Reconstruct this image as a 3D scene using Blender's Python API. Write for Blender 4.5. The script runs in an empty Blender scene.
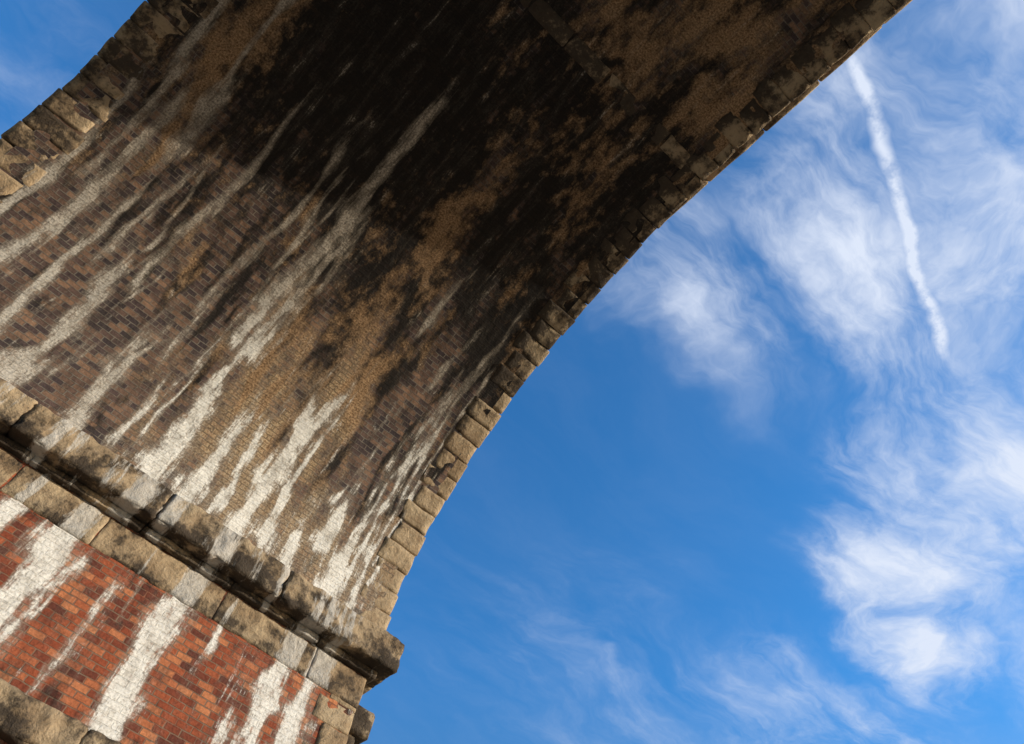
import bpy, math, random
from mathutils import Matrix, Vector, noise as mn
random.seed(7)
sc=bpy.context.scene
sc.view_settings.view_transform='Standard'; sc.view_settings.look='None'; sc.view_settings.exposure=0

# ---------- dimensions (metres) ----------
A=8.0; B=6.1; ZS=7.76; XR=3.68; XL=-4.32; PT=2.4   # half span, rise, springing z, faces, pier thickness
MOD=2*A+PT
ZC=14.8   # cornice underside
# ---------- camera ----------
cam=bpy.data.cameras.new("Camera"); co=bpy.data.objects.new("Camera",cam); sc.collection.objects.link(co)
cx=Vector((0.7353,-0.6657,0.1275)).normalized()
cz=Vector((-0.2769,-0.4667,-0.8397)).normalized()
cy=cz.cross(cx).normalized(); cx=cy.cross(cz).normalized()
M=Matrix(((cx.x,cy.x,cz.x,0),(cx.y,cy.y,cz.y,0),(cx.z,cy.z,cz.z,1.6),(0,0,0,1)))
co.matrix_world=M
cam.sensor_width=36; cam.lens=25.0; cam.clip_start=0.05; cam.clip_end=5000
sc.camera=co

# ---------- light ----------
sd=Vector((0.82,-0.54,0.26)).normalized()
sun=bpy.data.lights.new("Sun",'SUN'); so=bpy.data.objects.new("Sun",sun); sc.collection.objects.link(so)
sun.energy=5.0; sun.angle=math.radians(0.5); sun.color=(1,0.91,0.76)
so.rotation_euler=sd.to_track_quat('Z','Y').to_euler(); so.location=(20,-20,30)

# ---------- node helper ----------
class G:
    def __init__(s,nt): s.nt=nt; s.n=nt.nodes; s.l=nt.links
    def put(s,sock,v):
        if v is None: return
        if isinstance(v,bpy.types.NodeSocket): s.l.new(v,sock)
        else:
            if isinstance(v,(tuple,list)) and sock.type=='RGBA' and len(v)==3: v=(*v,1)
            sock.default_value=v
    def math(s,op,a,b=None,c=None,clamp=False):
        n=s.n.new('ShaderNodeMath'); n.operation=op; n.use_clamp=clamp
        s.put(n.inputs[0],a); s.put(n.inputs[1],b)
        if c is not None: s.put(n.inputs[2],c)
        return n.outputs[0]
    def vm(s,op,a,b=None,sc=None):
        n=s.n.new('ShaderNodeVectorMath'); n.operation=op
        s.put(n.inputs[0],a)
        if b is not None: s.put(n.inputs[1],b)
        if sc is not None: s.put(n.inputs['Scale'],sc)
        return n.outputs['Value'] if op in('DOT_PRODUCT','LENGTH','DISTANCE') else n.outputs[0]
    def noise(s,vec,scale,detail=5,rough=.55,dist=0,col=False):
        n=s.n.new('ShaderNodeTexNoise'); s.put(n.inputs['Vector'],vec)
        n.inputs['Scale'].default_value=scale; n.inputs['Detail'].default_value=detail
        n.inputs['Roughness'].default_value=rough; n.inputs['Distortion'].default_value=dist
        return n.outputs['Color'] if col else n.outputs['Fac']
    def sm(s,v,a,b,lo=0,hi=1):
        n=s.n.new('ShaderNodeMapRange'); n.interpolation_type='SMOOTHSTEP'
        s.put(n.inputs['Value'],v); n.inputs['From Min'].default_value=a; n.inputs['From Max'].default_value=b
        n.inputs['To Min'].default_value=lo; n.inputs['To Max'].default_value=hi
        return n.outputs['Result']
    def mix(s,f,a,b,mode='MIX'):
        n=s.n.new('ShaderNodeMix'); n.data_type='RGBA'; n.blend_type=mode
        s.put(n.inputs[0],f); s.put(n.inputs[6],a); s.put(n.inputs[7],b)
        return n.outputs[2]
    def attr(s,name):
        n=s.n.new('ShaderNodeAttribute'); n.attribute_name=name; return n.outputs['Fac']
    def scale(s,v,t): return s.vm('MULTIPLY',v,t)
    def uv(s):
        n=s.n.new('ShaderNodeUVMap'); n.uv_map='UVMap'; return n.outputs[0]
    def obj(s):
        return s.n.new('ShaderNodeTexCoord').outputs['Object']
    def bump(s,h,st,d,norm=None):
        n=s.n.new('ShaderNodeBump'); s.put(n.inputs['Height'],h); n.inputs['Strength'].default_value=st
        n.inputs['Distance'].default_value=d
        return n.outputs[0]
def newmat(name):
    m=bpy.data.materials.new(name); m.use_nodes=True
    g=G(m.node_tree); b=m.node_tree.nodes['Principled BSDF']
    b.inputs['Roughness'].default_value=.92
    b.inputs['Specular IOR Level'].default_value=.15
    return m,g,b

def brick(g,uv,c1,c2,mortar,bias=-.1):
    n=g.n.new('ShaderNodeTexBrick'); g.l.new(uv,n.inputs['Vector'])
    n.inputs['Color1'].default_value=(*c1,1); n.inputs['Color2'].default_value=(*c2,1); n.inputs['Mortar'].default_value=(*mortar,1)
    n.inputs['Scale'].default_value=1; n.inputs['Brick Width'].default_value=.185; n.inputs['Row Height'].default_value=.078
    n.inputs['Mortar Size'].default_value=.008; n.inputs['Mortar Smooth'].default_value=.3; n.inputs['Bias'].default_value=bias
    n.offset=.5
    return n.outputs['Color'],n.outputs['Fac']

def weathered_brick(name,c1,c2,mortar,tanamt,third,fourth):
    m,g,b=newmat(name)
    uv0=g.uv()
    n1=g.noise(uv0,7,2,.6,col=True)
    uv=g.vm('ADD',uv0,g.vm('SCALE',g.vm('SUBTRACT',n1,(.5,.5,.5)),sc=.022))
    sp=g.n.new('ShaderNodeSeparateColor'); g.l.new(n1,sp.inputs[0])
    rv,bf=brick(g,uv,(0,0,0),(1,1,1),(.5,.5,.5),0)
    rr=g.n.new('ShaderNodeValToRGB'); g.l.new(rv,rr.inputs[0]); cr=rr.color_ramp
    cr.elements[0].position=.08; cr.elements[0].color=(*third,1)
    cr.elements[1].position=.97; cr.elements[1].color=(*fourth,1)
    e=cr.elements.new(.3); e.color=(*c1,1)
    e=cr.elements.new(.72); e.color=(*c2,1)
    col=rr.outputs[0]
    fine=g.noise(uv0,34,3,.7)
    col=g.mix(.8,col,g.mix(fine,(.25,.25,.25),(1.75,1.7,1.65)),'MULTIPLY')
    mo=g.math('MULTIPLY',bf,g.sm(sp.outputs[1],.3,.6,.35,.95))
    col=g.mix(mo,col,mortar)
    sn=g.noise(g.scale(uv0,(1.5,.30,1)),1.6,5,.66,.4)
    sn2=g.noise(g.scale(uv0,(1,.6,1)),4.5,4,.72)
    col=g.mix(g.sm(sn2,.45,.62,0,.5),col,g.mix(.75,col,(.03,.022,.02)))
    tn=g.noise(g.scale(uv0,(.95,.36,1)),1.5,4,.66,.3)
    tv=g.math('ADD',g.attr('tan'),g.math('MULTIPLY',g.math('SUBTRACT',g.math('MULTIPLY_ADD',sn2,.4,g.math('MULTIPLY',tn,.7)),.55),2.8))
    tf=g.math('MULTIPLY',g.sm(tv,.25,.95),tanamt)
    tanc=g.mix(g.sm(fine,.3,.7),(.20,.115,.055),(.62,.45,.26))
    tanc=g.mix(g.math('MULTIPLY',bf,.6),tanc,(.10,.075,.05))
    col=g.mix(tf,col,tanc)
    sv=g.math('ADD',g.attr('soot'),g.math('MULTIPLY',g.math('SUBTRACT',g.math('MULTIPLY_ADD',sn2,.50,g.math('MULTIPLY',sn,.85)),.675),3.0))
    sf=g.sm(sv,.22,.88,0,.97)
    col=g.mix(sf,col,g.mix(fine,(.006,.0055,.005),(.030,.024,.020)))
    ov=g.math('ADD',g.math('MULTIPLY',g.math('SUBTRACT',tn,.5),4.6),g.math('MULTIPLY',g.math('SUBTRACT',sn2,.48),3.0))
    ov=g.math('ADD',ov,g.math('MULTIPLY',g.math('SUBTRACT',g.attr('tan'),.2),1.6))
    of=g.math('MULTIPLY',g.sm(ov,.1,1.1),g.math('MULTIPLY',g.sm(g.attr('soot'),.2,.5),.78))
    col=g.mix(of,col,g.mix(g.sm(fine,.25,.75),(.12,.055,.024),(.60,.38,.20)))
    ln=g.noise(g.scale(uv0,(7,.7,1)),1.0,6,.72,.5)
    lv=g.math('ADD',g.math('MULTIPLY',g.attr('lime'),.84),g.math('MULTIPLY',g.math('SUBTRACT',g.math('MULTIPLY_ADD',sn2,.50,g.math('MULTIPLY_ADD',fine,.18,g.math('MULTIPLY',ln,.85))),.765),3.1))
    lf=g.sm(lv,.36,.86,0,.92)
    film=g.sm(lv,-.1,.5,0,.48)
    film=g.math('MULTIPLY',film,g.sm(g.attr('lime'),0,.3,.2,1))
    col=g.mix(film,col,g.mix(fine,(.15,.12,.09),(.46,.39,.30)))
    br=g.sm(g.attr('rnd'),0,1)
    limc=g.mix(br,g.mix(g.sm(fine,.3,.65),(.19,.155,.12),(.50,.43,.34)),g.mix(g.sm(fine,.2,.6),(.50,.45,.37),(.88,.84,.76)))
    limc=g.mix(.7,limc,g.mix(g.sm(sn2,.3,.6),(.5,.47,.43),(1.1,1.1,1.1)),'MULTIPLY')
    col=g.mix(lf,col,limc)
    g.l.new(col,b.inputs['Base Color'])
    h=g.math('SUBTRACT',g.math('MULTIPLY',fine,.8),g.math('MULTIPLY',bf,.8))
    h=g.math('ADD',h,g.math('MULTIPLY',sp.outputs[0],1.2))
    h=g.math('ADD',h,g.math('MULTIPLY',rv,.5))
    g.l.new(g.bump(h,1.0,.011),b.inputs['Normal'])
    return m
m_barrel=weathered_brick("sooty_brick",(.090,.062,.058),(.17,.105,.075),(.20,.17,.135),.9,(.055,.042,.043),(.26,.155,.10))
m_red=weathered_brick("red_brick",(.26,.065,.032),(.37,.105,.048),(.22,.15,.10),.5,(.14,.045,.03),(.52,.20,.09))

def stone_mat(name,dark=0.0):
    m,g,b=newmat(name)
    o=g.obj(); r=g.attr('rnd')
    n1=g.noise(o,1.8,4,.62); n2=g.noise(o,11,5,.74)
    c=g.mix(r,(.40,.285,.17),(.50,.385,.245))
    c=g.mix(g.sm(n1,.42,.62,0,.65),c,(.24,.155,.085))
    c=g.mix(.75,c,g.mix(n2,(.2,.19,.18),(1.8,1.8,1.8)),'MULTIPLY')
    sv=g.math('ADD',g.attr('soot'),g.math('MULTIPLY',g.math('SUBTRACT',g.math('MULTIPLY_ADD',n2,.6,g.math('MULTIPLY',n1,.7)),.65),3.2))
    sv=g.math('ADD',sv,dark)
    c=g.mix(g.sm(sv,.3,.9,0,.93),c,g.mix(n2,(.010,.009,.009),(.085,.065,.048)))
    lv=g.math('ADD',g.attr('lime'),g.math('MULTIPLY',g.math('SUBTRACT',g.noise(g.scale(o,(6,2,1.2)),1.6,5,.72,.3),.5),2.6))
    c=g.mix(g.sm(lv,.45,.85,0,.88),c,g.mix(n2,(.28,.235,.18),(.84,.79,.71)))
    g.l.new(c,b.inputs['Base Color'])
    g.l.new(g.bump(n2,1.0,.045),b.inputs['Normal'])
    return m
m_stone=stone_mat("sandstone")
m_stoned=stone_mat("blackened_sandstone",.3)

# ---------- mesh helper ----------
root=bpy.data.objects.new("railway_viaduct",None); sc.collection.objects.link(root)
def mkobj(name,verts,faces,mat,attrs=None,uvs=None,smooth=True,parent=root):
    me=bpy.data.meshes.new(name); me.from_pydata(verts,[],faces)
    for k in ('lime','soot','tan','rnd'):
        at=me.attributes.new(k,'FLOAT','POINT')
        if attrs and k in attrs: at.data.foreach_set('value',attrs[k])
    if uvs:
        ul=me.uv_layers.new(name='UVMap'); buf=[]
        for lp in me.loops:
            buf.extend(uvs[lp.vertex_index])
        ul.data.foreach_set('uv',buf)
    me.materials.append(mat)
    if smooth: me.polygons.foreach_set('use_smooth',[True]*len(me.polygons))
    me.update()
    o=bpy.data.objects.new(name,me); sc.collection.objects.link(o); o.parent=parent
    return o
# ellipse arc table
NT=2000; TH=[math.pi*i/NT for i in range(NT+1)]; AS=[0.0]
for i in range(NT):
    t0,t1=TH[i],TH[i+1]
    AS.append(AS[-1]+math.hypot(A*(math.cos(t1)-math.cos(t0)),B*(math.sin(t1)-math.sin(t0))))
ST=AS[-1]
import bisect
def th(s):
    s=min(max(s,0),ST); i=min(bisect.bisect_left(AS,s),NT)
    if i==0: return 0.0
    f=(s-AS[i-1])/(AS[i]-AS[i-1]); return TH[i-1]+f*(TH[i]-TH[i-1])
def arc(s,r=0.0):  # r outward (away from opening)
    t=th(s); y=A*math.cos(t); z=B*math.sin(t)
    ny=math.cos(t)/A; nz=math.sin(t)/B; L=math.hypot(ny,nz); ny/=L; nz/=L
    if s<0: z+=s
    return y+ny*r, ZS+z+nz*r
def ss(a,b,x):
    t=min(max((x-a)/(b-a),0),1); return t*t*(3-2*t)
def nz(x,y,z=0): return mn.noise(Vector((x,y,z)))

STREAKS=[(-2.15,0,3.0,.12,1.1),(-1.75,.5,1.7,.04,.75),(-1.1,0,2.2,.09,1.1),(-1.35,1.0,2.8,.045,.75),(-.75,.2,2.0,.06,.8),
(-.15,0,4.0,.13,1.1),(.42,0,2.3,.10,1),(.80,.3,2.6,.06,.9),(1.1,0,3.2,.15,1.1),(1.5,.2,2.5,.09,1),(1.3,1.8,3.6,.08,.85),
(2.0,0,1.4,.12,1),(2.3,.7,2.1,.11,1.3),(2.78,0,3.0,.07,1),(3.05,0,5.0,.05,.95),(2.6,.0,1.1,.07,.9),
(-2.7,.5,4.2,.07,.9),(-3.2,.6,5.4,.11,1.0),(-3.7,.4,5.2,.10,1.0),(-2.45,2.2,4.6,.05,.75),(-.35,2.5,8.0,.13,.95),(-.1,2.4,5.6,.08,.85),(-1.0,2.6,6.8,.06,.8),
(-1.9,2.2,6.4,.06,.85),(2.9,2.6,6.0,.05,.7),(-2.9,4.0,8.0,.09,.85),(-3.5,4.5,8.2,.09,.85)]
DARK=[]
for i in range(48):
    x=random.uniform(-3.8,3.1); s0=random.uniform(0,4.5)
    STREAKS.append((x,s0,s0+random.uniform(.4,2.2),random.uniform(.012,.042),random.uniform(.5,.9)))
for i in range(20):
    x=random.uniform(2.65,3.25); s0=random.uniform(0,4)
    STREAKS.append((x,s0,s0+random.uniform(.8,2.4),random.uniform(.02,.04),random.uniform(.7,1)))
for i in range(36):
    x=random.uniform(-3.8,2.2); s0=random.uniform(.8,3.4)
    DARK.append((x,s0,s0+random.uniform(1.5,4.5),random.uniform(.05,.15),random.uniform(.6,1.0)))
for i in range(22):
    x=random.uniform(2.65,3.3); s0=random.uniform(.3,3)
    DARK.append((x,s0,s0+random.uniform(1.,3),random.uniform(.025,.06),random.uniform(.8,1.1)))
for x0,s0,s1,w in ((.95,.9,4,.12),(1.35,1.0,3.6,.08),(.2,1.4,4,.11),(1.85,.9,4.5,.16),(2.55,.8,4,.05),(-.5,.8,3.4,.07),(-1.5,1.5,4,.08),(.6,1.3,4,.10)):
    DARK.append((x0,s0,s1,w,1.05))
def lime_at(x,s,L,tip=1.1):
    v=0
    for i,(x0,s0,s1,w,a) in enumerate(L):
        if s<s0-.25 or s>s1+.25 or abs(x-x0)>w+.4: continue
        xx=x0+.20*nz(s*.5,i*3.1)+.05*nz(s*2.2,i*1.7+9)
        ww=w*(1.2-.55*ss(s0,s1,s))*(1+1.1*nz(s*1.8,i*5.3))
        d=1-abs(x-xx)/max(ww*1.6,.01)
        if d<=0: continue
        f=ss(s0-.25,s0+.1,s)*(1-ss(s1-tip,s1+.25,s))
        v=max(v,a*min(d*1.1,1)*f)
    return v
def dark_at(x,s):
    v=0
    for i,(x0,s0,s1,w,a) in enumerate(DARK):
        if s<s0-.1 or s>s1+1 or abs(x-x0)>w*2+.4: continue
        xx=x0+.2*nz(s*.5,i*2.1+50)+.05*nz(s*2.2,i*1.3+40)
        ww=w*(.4+.9*ss(s0,s1,s))*(1+.8*nz(s*1.4,i*4.3+3))
        d=1-abs(x-xx)/max(ww*1.7,.01)
        if d<=0: continue
        v=max(v,a*min(d*1.2,1)*ss(s0-.1,s0+.9,s)*(1-ss(s1,s1+1,s)))
    return v
def soot_at(x,s):
    q=s+1.9*nz(x*.55,s*.12,3)+.8*nz(x*2,s*.3,7)
    v=ss(2.9,5.4,q)*.84
    v+=.28*math.exp(-((x+1.1)/1.6)**2-((s-7.0)/1.8)**2)
    v+=.2*math.exp(-((x-2.4)/.9)**2-((s-8.2)/1.2)**2)
    v=max(v,.65*math.exp(-((x-1.75)/.35)**2)*ss(1.8,3.2,s))
    v=max(v,.6*math.exp(-((x-.1)/.5)**2)*ss(2.7,4.0,s))
    v-=.6*math.exp(-((x-2.4)/.28)**2)*(1-ss(4.2,5.8,s))
    v-=.22*ss(-1.9,-3.0,x)*(1-ss(5,7,s))
    v-=.2*ss(9.3,10.6,s)
    v=max(v,.72*dark_at(x,s))
    v+=.08
    return v
def tan_at(x,s):
    v=.2+.55*math.exp(-((s-2.6)/1.5)**2)*math.exp(-((x-.8)/1.3)**2)
    v+=.5*math.exp(-((s-.6)/1.1)**2)*ss(-.8,.6,x)
    v-=.4*math.exp(-((x-2.4)/.35)**2)*(1-ss(4.5,6,s))*ss(.8,1.6,s)
    v-=.35*ss(-.8,-1.8,x)*(1-ss(2.0,3.4,s))
    v-=.5*math.exp(-((x+1.1)/1.5)**2-((s-7.0)/1.6)**2)
    v+=.35*ss(8.8,10.3,s)*ss(-1.,1.5,x)
    v+=.3*math.exp(-((x-.9)/.8)**2-((s-6.4)/1.5)**2)
    v+=.25*ss(-1.5,-3,x)*ss(3,5,s)
    return v

def barrel(cyy,hi):
    ds=.05 if hi else .4; dx=.03 if hi else .4
    x0,x1=XL+.15,XR-.15
    ns=int(ST/ds); nx=int((x1-x0)/dx)
    V=[];F=[];UV=[];at={'lime':[],'soot':[],'tan':[],'rnd':[]}
    for j in range(ns+1):
        s=ST*j/ns
        sq=s if s<ST*.62 else ST-s
        for i in range(nx+1):
            x=x0+(x1-x0)*i/nx
            r=.012*nz(x*1.3,s*1.3,cyy)+.006*nz(x*6,s*6) if hi else 0
            y,z=arc(s,r)
            V.append((x,y+cyy,z)); UV.append((x,s))
            at['rnd'].append((1-.9*ss(1.4,4.4,s))*(.4+.6*ss(-1.2,-.2,x)) if s<ST/2 else 0)
            if hi:
                at['lime'].append(lime_at(x,s,STREAKS)+.24*(1-ss(.1,2.2,s))*ss(-.9,.8,x) if s<ST*.6 else .1)
                at['soot'].append(soot_at(x,sq)); at['tan'].append(tan_at(x,sq))
            else:
                at['lime'].append(.1); at['soot'].append(.4); at['tan'].append(.3)
    for j in range(ns):
        for i in range(nx):
            a=j*(nx+1)+i; F.append((a,a+nx+1,a+nx+2,a+1))
    mkobj("arch_barrel",V,F,m_barrel,at,UV)
for k in (-1,0,1): barrel(k*MOD,k==0)

# ---------- rough blocks ----------
class Acc:
    def __init__(s): s.V=[];s.F=[];s.at={'lime':[],'soot':[],'rnd':[]}
def block(acc,fn,h,b=.025,n=3,amp=.012,seed=0,soot=0,lime=0,rnd=None,freq=5):
    if rnd is None: rnd=random.random()
    def lin(hh,m):
        return [-hh,-hh+b]+[-hh+b+(2*hh-2*b)*k/m for k in range(1,m)]+[hh-b,hh]
    ns=n if isinstance(n,tuple) else (n,n,n)
    L=[lin(h[c],ns[c]) for c in range(3)]; N=[len(l) for l in L]
    idx={}
    def vid(i,j,k):
        key=(i,j,k)
        if key in idx: return idx[key]
        p=Vector((L[0][i],L[1][j],L[2][k]))
        q=Vector([max(-h[c]+b,min(h[c]-b,p[c])) for c in range(3)])
        d=p-q
        nn=d.normalized() if d.length>1e-6 else Vector((0,0,1))
        p=q+nn*b
        e=mn.noise(p*freq+Vector((seed*3.7,seed*1.3,seed)))*amp
        ed=(i in(0,N[0]-1))+(j in(0,N[1]-1))+(k in(0,N[2]-1))
        if ed>1: e-=amp*1.4*abs(mn.noise(p*freq*1.7+Vector((seed,0,5))))
        p=p+nn*e
        idx[key]=len(acc.V); acc.V.append(tuple(fn(p)))
        acc.at['lime'].append(lime(p) if callable(lime) else lime)
        acc.at['soot'].append(soot(p) if callable(soot) else soot)
        acc.at['rnd'].append(rnd)
        return idx[key]
    X,Y,Z=N
    for i in range(X-1):
        for j in range(Y-1):
            acc.F.append((vid(i,j,0),vid(i,j+1,0),vid(i+1,j+1,0),vid(i+1,j,0)))
            acc.F.append((vid(i,j,Z-1),vid(i+1,j,Z-1),vid(i+1,j+1,Z-1),vid(i,j+1,Z-1)))
    for i in range(X-1):
        for j in range(Z-1):
            acc.F.append((vid(i,0,j),vid(i+1,0,j),vid(i+1,0,j+1),vid(i,0,j+1)))
            acc.F.append((vid(i,Y-1,j),vid(i,Y-1,j+1),vid(i+1,Y-1,j+1),vid(i+1,Y-1,j)))
    for i in range(Y-1):
        for j in range(Z-1):
            acc.F.append((vid(0,i,j),vid(0,i,j+1),vid(0,i+1,j+1),vid(0,i+1,j)))
            acc.F.append((vid(X-1,i,j),vid(X-1,i+1,j),vid(X-1,i+1,j+1),vid(X-1,i,j+1)))
def ring(cyy,side,hi):
    acc=Acc(); n=63; d=ST/n
    for k in range(n):
        sc0=(k+.5)*d; wid=.54 if k%2 else .46
        wid+=random.uniform(-.04,.04)
        out=random.uniform(-.01,.04); low=random.uniform(.0,.012)
        if side<0: low*=.4
        xo=(XR+.03+out) if side>0 else (XL-.03-out)
        xi=(XR-wid) if side>0 else (XL+wid+.1)
        cxx=(xo+xi)/2; hx=abs(xo-xi)/2
        def fn(p,sc0=sc0,cxx=cxx,low=low):
            y,z=arc(sc0+p.y,p.z+.3-low); return (cxx+p.x,y+cyy,z)
        sq=min(sc0,ST-sc0)
        if side>0:
            base=.75*ss(3.3,4.8,sq)+random.uniform(-.2,.12)-.08
            so_=lambda p,b=base,q=sq,hx=hx:b+.6*(1-ss(-hx,hx*.1,p.x))*ss(.5,1.5,q)
            lm=lambda p,q=sq,hx=hx:.42*(1-ss(0,4.5,q))*(1-ss(-hx*.8,hx*.9,p.x))
        else:
            so_=.5+.2*ss(3,6,sq)+random.uniform(-.2,.15); lm=lambda p,hx=hx:.3*ss(-hx*.5,hx,p.x)
        block(acc,fn,(hx,d/2-.005,.3),b=.013,n=6 if hi else 1,amp=.018 if hi else 0,seed=k+side*100,soot=so_,lime=lm,rnd=.2+.6*random.random())
    mkobj("voussoir_ring",acc.V,acc.F,m_stone,acc.at)
for k in (-1,0,1):
    for sd_ in (1,-1): ring(k*MOD,sd_,k==0)

# crown course: row of larger stones along the axis on the soffit (nearly flush, sooted)
acc=Acc(); x=XL+.6; sC=9.55
while x<XR-.75:
    L=random.uniform(.45,.8); cxx=x+L/2; low=random.uniform(.004,.014)
    def fn(p,cxx=cxx,low=low):
        y,z=arc(sC+p.y,p.z+.1-low); return (cxx+p.x,y,z)
    block(acc,fn,(L/2-.006,.15,.1),seed=cxx*9,soot=random.uniform(.85,1.05) if x<2.3 else .6,n=4,amp=.02,rnd=.4)
    x+=L
mkobj("crown_stones",acc.V,acc.F,m_stone,acc.at)

# ---------- spandrel faces + deck ----------
def spandrel(x,side):
    V=[];F=[];UV=[]
    zt=ZC+.05
    for k in (-1,0,1):
        c=k*MOD; n=80; base=len(V)
        for i in range(n+1):
            y,z=arc(ST*i/n,.25); V+= [(x,y+c,z),(x,y+c,zt)]; UV+=[(y+c,z),(y+c,zt)]
        for i in range(n):
            a=base+2*i; F.append((a,a+1,a+3,a+2))
    for c in (-1.5,-.5,.5,1.5):
        yc=c*MOD; h=PT/2
        b=len(V)
        y0,y1=yc-h+.25,yc+h-.25
        V+=[(x,y0,ZS-.3),(x,y1,ZS-.3),(x,y1,zt),(x,y0,zt)]; UV+=[(y0,ZS-.3),(y1,ZS-.3),(y1,zt),(y0,zt)]
        F.append((b,b+1,b+2,b+3))
    at={'lime':[.05]*len(V),'soot':[.3]*len(V),'tan':[.1]*len(V)}
    mkobj("spandrel_wall",V,F,m_red,at,UV,smooth=False)
spandrel(XR,1); spandrel(XL,-1)
YE=1.5*MOD+PT/2
acc=Acc()
def box(acc,x0,x1,y0,y1,z0,z1,**kw):
    c=Vector(((x0+x1)/2,(y0+y1)/2,(z0+z1)/2))
    block(acc,lambda p:(c+p),((x1-x0)/2,(y1-y0)/2,(z1-z0)/2),**kw)
y=-YE
while y<YE:
    L=random.uniform(.9,1.3); o=random.uniform(-.012,.012)
    for (xa,xb) in ((XR-.35,XR+.43+o),(XL-.43-o,XL+.35)):
        box(acc,xa,xb,y,y+L-.008,ZC,ZC+.28,seed=y,soot=.35,b=.03,amp=.02)
        box(acc,(xa if xa>0 else xb-.6)+0,(xa+.6 if xa>0 else xb),y,y+L-.012,ZC+.285,ZC+1.35,seed=y+3,soot=.3,b=.02,amp=.01)
    y+=L
mkobj("cornice_and_parapet",acc.V,acc.F,m_stoned,acc.at)
acc=Acc(); box(acc,XL+.3,XR-.3,-YE,YE,ZC-.1,ZC+.22,amp=0)
mkobj("deck",acc.V,acc.F,m_stoned,acc.at)

# ---------- piers ----------
PSTR=[(-.32,1,5.55,.19,1.15),(1.11,1,5.6,.18,1.15),(2.55,1,5.6,.13,1.08),(3.0,1,5.6,.14,1.1),(.42,3.0,4.7,.05,.85),(2.25,2,4.1,.04,.8),
(-.95,4.3,5.6,.1,.9),(-1.9,1,5.6,.14,1),(-2.9,1,5.6,.14,1),(-.7,3.0,4.0,.04,.8),(-.05,4.1,4.9,.04,.8),(.6,4.6,5.4,.03,.75),(1.7,4.7,5.5,.04,.7)]
ZI=7.66   # impost top
ZB=7.10   # impost bottom
def plime(x,z):
    zr=z-1.6; v=0
    for i,(x0,z0,z1,w,a) in enumerate(PSTR):
        if abs(x-x0)>w*3+.2: continue
        xx=x0+.09*nz(z*.9,i*3.3)+.035*nz(z*3.5,i*2.3+4)
        ww=w*(.95+.25*ss(z1,z1-2,zr))*(1+1.0*nz(z*1.8,i*4.1))
        d=1-abs(x-xx)/(ww*1.5)
        if d>0: v=max(v,a*min(1,d*1.3)*ss(z0-.2,z0+.2,zr)*(1-ss(z1-.1,z1+.3,zr)))
    return v
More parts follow.
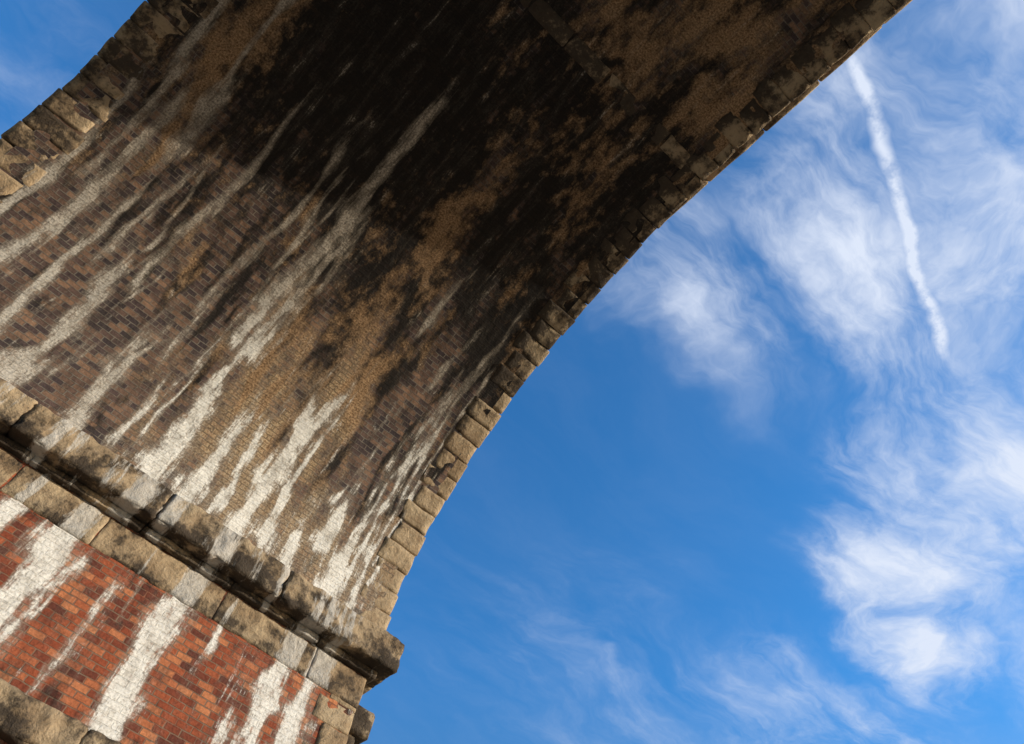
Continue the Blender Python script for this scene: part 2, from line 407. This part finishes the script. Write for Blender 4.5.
def pier(yc,hi):
    y0,y1=yc-PT/2,yc+PT/2
    def wall(p0,p1,fine):
        L=(Vector(p1)-Vector(p0)).length
        nx=int(L/.035) if fine else 6; nzz=int(ZB/.045) if fine else 8
        V=[];F=[];UV=[];at={'lime':[],'soot':[],'tan':[],'rnd':[]}
        for j in range(nzz+1):
            z=(ZB+.3)*j/nzz
            for i in range(nx+1):
                f=i/nx; x=p0[0]+(p1[0]-p0[0])*f; yy=p0[1]+(p1[1]-p0[1])*f
                if fine: yy+=.008*nz(x*1.5,z*1.5,5)+.004*nz(x*7,z*7)
                V.append((x,yy,z)); u=x if abs(p1[0]-p0[0])>1 else yy; UV.append((u,z))
                at['rnd'].append(1)
                at['lime'].append(plime(x,z)+.06 if fine else .1)
                at['soot'].append((-.05+.3*ss(6.3,6.7,z)+.35*ss(5.4,5.1,z)) if fine else .1); at['tan'].append(.0)
        for j in range(nzz):
            for i in range(nx):
                a=j*(nx+1)+i; F.append((a,a+1,a+nx+2,a+nx+1))
        mkobj("pier_wall",V,F,m_red,at,UV)
    wall((XL+.02,y0),(XR-.02,y0),hi); wall((XR-.02,y0+.02),(XR-.02,y1-.02),False)
    wall((XR-.02,y1),(XL+.02,y1),False); wall((XL+.02,y1-.02),(XL+.02,y0+.02),False)
    acc=Acc(); z=0; k=0
    while z<ZB-.42:
        h=.30
        for sx in (1,-1):
            for sy in (-1,1):
                wx,wy=(.52,.34) if k%2 else (.38,.55)
                wx+=random.uniform(-.03,.03)
                o=random.uniform(.006,.018); X=XR if sx>0 else XL; Y=y0 if sy<0 else y1
                xa,xb=sorted((X+sx*o,X-sx*wx)); ya,yb=sorted((Y+sy*o,Y-sy*wy))
                det=hi and sy<0 and sx>0 and z>3
                box(acc,xa,xb,ya,yb,z+.002,z+h-.003,seed=k+sx,n=6 if det else 1,amp=.014 if det else 0,b=.011,soot=.1+.3*random.random(),lime=.2)
        z+=h; k+=1
    mkobj("quoins",acc.V,acc.F,m_stone,acc.at)
    def course(acc,z0,z1,proj,Lm,soot,amp,limef=None,b=.02,rec=.3,nn=5):
        for sy in (-1,1):
            Y=y0 if sy<0 else y1; x=XL-proj
            while x<XR+proj-.01:
                L=random.uniform(Lm*.8,Lm*1.3)
                if x+L>XR+proj-.5: L=XR+proj-x
                o=random.uniform(-.006,.006); ya,yb=sorted((Y+sy*(proj+o),Y-sy*rec))
                det=hi and sy<0
                c=Vector((x+L/2,(ya+yb)/2,0))
                lf=(lambda p,cc=c.x:limef(p.x+cc)) if (limef and det) else .05
                sb=soot+random.uniform(-.08,.08)
                sf=(lambda p,cc=c.x,s0=sb,hz=(z1-z0)/2: s0+.5*nz((p.x+cc)*2.2,p.z*6)+.35*ss(hz*.3,-hz,p.z)) if det else sb
                box(acc,x+.002,x+L-.002,ya,yb,z0,z1,seed=x,n=(int(L/.04)+1,nn,nn+2) if det else 1,amp=amp if det else 0,b=b,soot=sf,lime=lf,rnd=.2+.5*random.random(),freq=7)
                x+=L
        for sx in (-1,1):
            X=XR if sx>0 else XL
            xa,xb=sorted((X+sx*(proj-.004),X-sx*.25))
            box(acc,xa,xb,y0+rec+.01,y1-rec-.01,z0+.003,z1-.003,seed=3,n=3,amp=amp*.5,b=.02,soot=soot)
    lim=lambda x:max(plime(x,7.0)*1.05,.0)
    acc=Acc(); course(acc,ZB-.44,ZB-.012,.012,1.3,.36,.014,lim,b=.012)
    mkobj("stone_band",acc.V,acc.F,m_stone,acc.at)
    acc=Acc()
    lim2=lambda x:.08+.9*max(lime_at(x,.1,STREAKS),plime(x,7.0)*.5)
    course(acc,ZB,ZB+.10,.09,1.5,.65,.012,lim2,b=.012)
    course(acc,ZB+.102,ZI,.28,1.5,.48,.035,lim2,b=.02,nn=9)
    mkobj("impost_cornice",acc.V,acc.F,m_stone,acc.at)
    acc=Acc(); course(acc,4.66,5.02,.14,.9,.55,.03,b=.02)
    mkobj("string_course",acc.V,acc.F,m_stone,acc.at)
    acc=Acc()
    box(acc,XR-.2,XR+.34,y0+.10,y0+1.0,6.45,6.8,seed=2,n=5,amp=.03,soot=.65,b=.02)
    box(acc,XR-.2,XR+.2,y0+.16,y0+.95,6.15,6.445,seed=4,n=5,amp=.03,soot=.6,b=.02)
    mkobj("corbel_stone",acc.V,acc.F,m_stoned,acc.at)
for c in (-1.5,-.5,.5,1.5): pier(c*MOD,c==.5)

# ---------- ground ----------
m,g,b=newmat("dry_grass_and_gravel"); o=g.obj()
c=g.mix(g.noise(o,.3,4,.6),(.14,.13,.07),(.27,.22,.13)); c=g.mix(g.sm(g.noise(o,.12,4,.6),.42,.56),c,(.38,.31,.23))
g.l.new(c,b.inputs['Base Color']); g.l.new(g.bump(g.noise(o,4,4,.7),.6,.1),b.inputs['Normal'])
V=[];F=[];N=60
def gs(t): return math.copysign(abs(t)**2.6,t)*2500
for j in range(N+1):
    for i in range(N+1):
        x=gs(2*i/N-1); y=gs(2*j/N-1); r=math.hypot(x,y)
        V.append((x,y,.15*nz(x*.1,y*.1)*min(1,r/20)-.02+ (6*nz(x*.004,y*.004,2) if r>150 else 0)))
for j in range(N):
    for i in range(N):
        a=j*(N+1)+i; F.append((a,a+1,a+N+2,a+N+1))
mkobj("ground",V,F,m,parent=None)

# ---------- world ----------
w=bpy.data.worlds.new("World"); sc.world=w; w.use_nodes=True
g=G(w.node_tree); bg=w.node_tree.nodes['Background']
sky=g.n.new('ShaderNodeTexSky'); sky.sky_type='NISHITA'; sky.sun_disc=False
sky.sun_elevation=math.asin(sd.z); sky.sun_rotation=math.atan2(sd.x,sd.y)
sky.air_density=1.0; sky.dust_density=.6; sky.ozone_density=1.5
d=g.n.new('ShaderNodeTexCoord').outputs['Generated']
sep=g.n.new('ShaderNodeSeparateXYZ'); g.l.new(d,sep.inputs[0])
zc=g.math('MAXIMUM',sep.outputs[2],.06)
comb=g.n.new('ShaderNodeCombineXYZ'); g.l.new(g.math('DIVIDE',sep.outputs[0],zc),comb.inputs[0]); g.l.new(g.math('DIVIDE',sep.outputs[1],zc),comb.inputs[1])
p=comb.outputs[0]
w1=g.vm('SUBTRACT',g.noise(p,2.0,2,.5,col=True),(.5,.5,.5))
p2=g.vm('ADD',p,g.vm('SCALE',w1,sc=.36))
w2=g.vm('SUBTRACT',g.noise(p,7,3,.6,col=True),(.5,.5,.5))
p3=g.vm('ADD',p2,g.vm('SCALE',w2,sc=.10))
blobs=[((1.10,.37),(.20,.12),1.0),((1.33,.44),(.24,.09),.8),((1.02,.12),(.24,.2),.82),((.91,.20),(.14,.10),.75),((.47,.07),(.20,.11),.72),((.65,.13),(.18,.07),.72),
((.66,-.04),(.34,.24),.58),((.56,-.16),(.42,.2),.66),((.37,.26),(.28,.10),.55),((1.15,1.05),(.7,.45),.2),((1.5,.75),(.45,.3),.38),((.40,-.26),(.4,.14),.6),((-.53,.66),(.3,.22),.2),((1.5,.1),(.55,.3),.55)]
tot=None
for (c,r,a) in blobs:
    q=g.vm('DIVIDE',g.vm('SUBTRACT',p3,(c[0],c[1],0)),(r[0],r[1],1))
    mm=g.math('MULTIPLY',g.sm(g.vm('LENGTH',q),1.7,0.0),a)
    tot=mm if tot is None else g.math('MAXIMUM',tot,mm)
rot=g.n.new('ShaderNodeMapping'); g.l.new(p3,rot.inputs[0]); rot.inputs['Rotation'].default_value=(0,0,math.radians(-20)); rot.inputs['Scale'].default_value=(1.0,2.6,1)
fil=g.noise(rot.outputs[0],2.6,6,.62,.25)
fil2=g.noise(p3,8,6,.66)
f=g.math('ADD',g.math('MULTIPLY',fil,.6),g.math('MULTIPLY',fil2,.4))
dens=g.math('ADD',tot,g.math('MULTIPLY',g.math('SUBTRACT',f,.5),2.5))
dens=g.math('MULTIPLY',g.sm(dens,.1,1.45),g.sm(tot,.0,.35))
veil=g.math('MULTIPLY',g.sm(fil,.3,.75),g.math('MULTIPLY_ADD',g.sm(tot,0.05,.5),.50,.03))
dens=g.math('ADD',g.math('MULTIPLY',dens,.75),veil,clamp=True)
# contrail
pr=g.vm('SUBTRACT',g.vm('ADD',p,g.vm('SCALE',w2,sc=.045)),(.313,-.10,0))
al=g.vm('DOT_PRODUCT',pr,(.9497,.3130,0)); di=g.math('ABSOLUTE',g.vm('DOT_PRODUCT',pr,(-.3130,.9497,0)))
tr=g.math('MULTIPLY',g.sm(di,.016,.0),g.math('MULTIPLY',g.sm(al,-.03,.02),g.sm(al,.51,.44)))
tr=g.math('MULTIPLY',tr,g.sm(g.noise(p,20,4,.7),.3,.6,.25,.85))
dens=g.math('MAXIMUM',dens,g.math('ADD',g.math('MULTIPLY',dens,.75),tr))
dens=g.math('MINIMUM',dens,1.0)
tint=g.mix(g.sm(sep.outputs[2],.15,.6),(1.15,1.05,1.0),(.50,1.55,2.45))
skc=g.mix(1.0,sky.outputs[0],tint,'MULTIPLY')
cc=g.mix(dens,skc,(6.6,7.3,8.7))
g.l.new(cc,bg.inputs['Color']); bg.inputs['Strength'].default_value=.112
